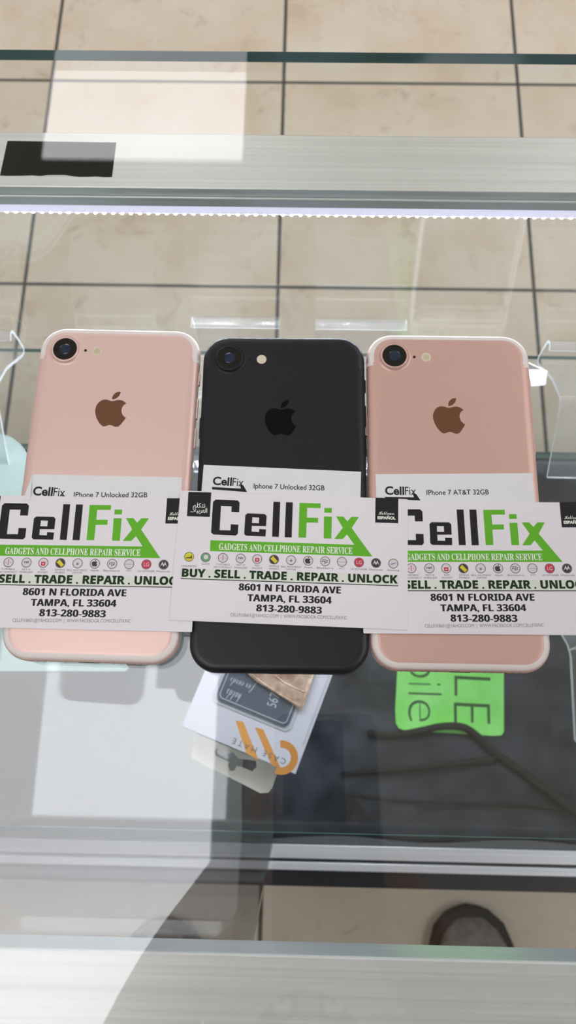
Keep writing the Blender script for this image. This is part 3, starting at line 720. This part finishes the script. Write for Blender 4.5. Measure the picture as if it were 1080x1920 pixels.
def cord(pts, r):
    P = [np.array([*dl(p[0], p[1], ZL+6), 15+p[2]]) for p in pts]; out = []
    for i in range(len(P)-1):
        p0, p1, p2, p3 = P[max(i-1, 0)], P[i], P[i+1], P[min(i+2, len(P)-1)]
        for k in range(8):
            t = k/8; out.append(tuple(.5*((2*p1)+(-p0+p2)*t+(2*p0-5*p1+4*p2-p3)*t*t+(-p0+3*p1-3*p2+p3)*t**3)))
    out.append(tuple(P[-1])); n = len(out)
    MB().tube(out, [r[0]+(r[1]-r[0])*i/(n-1) for i in range(n)], 10).build('drawstring_or_fold', MT['cord'], sb)
cord([(690, 1374, -1), (740, 1378, -1), (790, 1370, 0), (830, 1362, 2), (870, 1364, 2), (900, 1384, 1), (930, 1412, 0), (970, 1440, 0), (1030, 1484, 0), (1110, 1545, 0)], (2.6, 4.2))
cord([(640, 1450, -2), (720, 1446, -1), (800, 1438, 0), (870, 1430, 0), (930, 1424, -1)], (1.5, 3.0))
cord([(660, 1492, -4), (760, 1503, -4), (880, 1509, -4), (1000, 1513, -4), (1110, 1530, -4)], (1.2, 1.6))  # this thin tube stands for a fold in the nylon, not a string

# ------------------------------------------------------------------ the photographer, seen only as a shoe tip and in reflections
pr = thing('person', 'person in dark clothes holding up a phone, grey shoe tip showing below', 'person', (20, -420, ZF))
def skinned(name, verts, edges, radii, m, sub=2):
    me = bpy.data.meshes.new(name); me.from_pydata([Vector(v)*K for v in verts], edges, []); me.materials.append(m)
    o = link(bpy.data.objects.new(name, me), pr); o.location = (0, 0, 0)
    sk = o.modifiers.new('skin', 'SKIN'); 
    me.skin_vertices[0].use_root if False else None
    if not me.skin_vertices:
        me.attributes.new if False else None
    return o, me, sk
def build_skin(name, verts, edges, radii, m, sub=2, root=0):
    bm = bmesh.new(); ly = bm.verts.layers.skin.verify(); bv = []
    for i, (v, r) in enumerate(zip(verts, radii)):
        q = bm.verts.new(Vector(v)*K); q[ly].radius = ((r[0]*K, r[1]*K) if isinstance(r, tuple) else (r*K, r*K)); q[ly].use_root = (i == root); bv.append(q)
    for a, b in edges: bm.edges.new((bv[a], bv[b]))
    me = bpy.data.meshes.new(name); bm.to_mesh(me); bm.free(); me.materials.append(m)
    o = link(bpy.data.objects.new(name, me), pr)
    sk = o.modifiers.new('skin', 'SKIN'); sk.use_smooth_shade = True
    su = o.modifiers.new('sub', 'SUBSURF'); su.levels = sub; su.render_levels = sub
    return o
# camera phone frame: lens near its top left corner, body running back towards the person
PC = np.array([0, 0, HG+ZTOP]); back = -VV
def ph(x, y, z): p = PC+XR*x+UR*y+back*z; return (p[0]-20, p[1]+420, p[2])      # in the person's own coordinates
hL, hR = ph(-48, -85, 12), ph(60, -95, 12)
V = [(0,0,930),(0,0,1040),(0,-8,1180),(0,-10,1330),(0,-10,1420),(0,4,1480),(0,34,1560),(0,30,1650)]
E_ = [(i, i+1) for i in range(7)]; Rr = [(120,84),(130,94),(155,110),(165,105),(80,66),(50,52),(64,74),(78,94)]
def addv(p, r, frm): V.append(tuple(p)); Rr.append(r); E_.append((frm, len(V)-1)); return len(V)-1
for s, h, ank in ((-1, hL, (-215, -40, 95)), (1, hR, (222, -25, 95))):
    a = addv((s*180, -15, 1400), (62, 62), 3); b = addv((s*208, -20, 1290), 50, a); e = addv((s*180, 70, 1120), 42, b)
    wv = np.array(h)-np.array((s*180, 70, 1120)); wr = np.array((s*180, 70, 1120))+wv*.78; wi = addv(wr, 28, e)
    pm = addv(np.array(h)+np.array((s*12, -18, -8)), (36, 18), wi)
    for j in range(4):
        f0 = addv(np.array(ph((-44 if s < 0 else 56), -58-16*j-20, 20)), 9.5, pm)
        f1 = addv(np.array(ph((-40 if s < 0 else 52), -54-16*j-20, 30)), 8.5, f0); addv(np.array(ph((-24 if s < 0 else 36), -54-16*j-20, 27)), 7.5, f1)
    t0 = addv(np.array(ph((-40 if s < 0 else 52), -125, 30)), 11, pm); addv(np.array(ph((-12 if s < 0 else 24), -95, 32)), 9, t0)
    hp = addv((s*85, 0, 800), (66, 70), 0); kn = addv((s*150, 10, 500), (56, 58), hp); an = addv(ank, (38, 42), kn); addv((ank[0]+s*4, ank[1]+90, 55), (36, 26), an)
build_skin('body', V, E_, Rr, MT['skin'])
SV = [(0,0,860),(0,0,1040),(0,-8,1180),(0,-10,1330),(0,-6,1440)]; SE = [(0,1),(1,2),(2,3),(3,4)]; SR = [(195,135),(200,138),(202,138),(194,130),(72,66)]
for s in (-1, 1):
    SV += [(s*190,-15,1400),(s*218,-20,1285),(s*192,40,1165)]; n_ = len(SV); SE += [(3, n_-3), (n_-3, n_-2), (n_-2, n_-1)]; SR += [(80,80),(78,78),(72,72)]
build_skin('shirt', SV, SE, SR, MT['shirt'])
TV = [(0,0,900),(0,0,980)]; TE = [(0,1)]; TR = [(165,118),(160,116)]
for s, ank in ((-1, (-215,-40,140)), (1, (222,-25,140))):
    TV += [(s*88,0,800),(s*118,5,660),(s*150,10,500),ank]; n_ = len(TV); TE += [(0, n_-4), (n_-4, n_-3), (n_-3, n_-2), (n_-2, n_-1)]; TR += [(96,104),(88,92),(76,78),(62,66)]
build_skin('trousers', TV, TE, TR, MT['trousers'])
hr = bmesh.new(); bmesh.ops.create_uvsphere(hr, u_segments=32, v_segments=20, radius=1)
for v in hr.verts: v.co = Vector((v.co.x*84, v.co.y*102+10-(18 if v.co.z < .1 else 0), max(v.co.z, -.45)*96+1655))*K
me = bpy.data.meshes.new('hair'); hr.to_mesh(me); hr.free(); me.materials.append(MT['hair'])
for p_ in me.polygons: p_.use_smooth = True
link(bpy.data.objects.new('hair', me), pr)
fc = bmesh.new()     # face details: nose, ears
def blob(name, c, s_, m):
    b_ = bmesh.new(); bmesh.ops.create_uvsphere(b_, u_segments=16, v_segments=10, radius=1)
    for v in b_.verts: v.co = Vector((c[0]+v.co.x*s_[0], c[1]+v.co.y*s_[1], c[2]+v.co.z*s_[2]))*K
    me_ = bpy.data.meshes.new(name); b_.to_mesh(me_); b_.free(); me_.materials.append(m)
    for p_ in me_.polygons: p_.use_smooth = True
    return link(bpy.data.objects.new(name, me_), pr)
blob('nose', (0, 118, 1592), (12, 16, 22), MT['skin'])
for s in (-1, 1): blob('ear', (s*82, 30, 1600), (9, 20, 30), MT['skin']); e__ = blob('eye', (s*30, 108, 1622), (12, 8, 6), MT['white_pl']); i__ = blob('iris', (s*30, 114, 1622), (5, 4, 5), MT['lens']); i__.parent = e__
blob('mouth', (0, 98, 1548), (22, 8, 5), MT['copper'])
def shoe(cx, cy, rz):
    # last: stations from heel (y=-170) to toe (y=110), half widths and heights
    stn = [(-172,22,50),(-160,34,74),(-120,40,88),(-70,40,90),(-20,42,78),(30,50,62),(70,53,52),(100,49,44),(122,38,36),(137,22,27),(143,8,18)]
    def ring(y, hw, h, z0, n=18): return [rot((hw*math.cos(math.pi*k/n), y), rz)+(z0+(h-z0)*math.sin(math.pi*k/n)**.75,) for k in range(n+1)]
    u = MB(); R_ = [ring(y, hw, h, 20) for y, hw, h in stn]; m_ = len(R_[0])
    u.add([(p[0]+cx, p[1]+cy, p[2]) for r in R_ for p in r], [(a*m_+k, a*m_+k+1, (a+1)*m_+k+1, (a+1)*m_+k) for a in range(len(R_)-1) for k in range(m_-1)], 0, True)
    u.add([(p[0]+cx, p[1]+cy, p[2]) for p in R_[-1]], [tuple(range(m_))], 0, True); u.add([(p[0]+cx, p[1]+cy, p[2]) for p in R_[0]], [tuple(range(m_))[::-1]], 0, True)
    o = u.build('shoe', MT['shoe'], pr)
    out = [(hw+10, y+(8 if y > 100 else 0)) for y, hw, h in stn]; out = [(stn[0][1], stn[0][0]-6)]+out+[(0, stn[-1][0]+12)]
    pl = [(x, y) for x, y in out]+[(-x, y) for x, y in out[::-1][1:]]
    pl = [rot(p, rz) for p in pl]; MB().prism([(p[0]+cx, p[1]+cy) for p in pl], .5, 22).build('sole', MT['sole'], o, 5, 3)
toe = at(882, 1703, ZF+24)
ox = -20; oy = 420
shoe(toe[0]+ox+8, toe[1]+oy-152, 4); shoe(-205, toe[1]+oy-178, -4)
# the phone in the hands
cp_ = thing('camera_phone', 'black phone held over the counter to take the picture, mirrored faintly in the glass', 'phone', (0, 0, HG))
cp_.matrix_world = Matrix(((XR[0], UR[0], back[0], 0), (XR[1], UR[1], back[1], 0), (XR[2], UR[2], back[2], (HG+ZTOP)*K), (0, 0, 0, 1)))
MB().prism(rrect(-16, 60, -142, 14, 9, 6), 4, 12.2).build('body', MT['jet'], cp_, 1.5, 3)
MB().lathe(0, 0, [(9, 4.1), (8, 3.2), (5, 3.1), (.01, 3.1)][::1], 24).build('lens', MT['lens'], cp_)
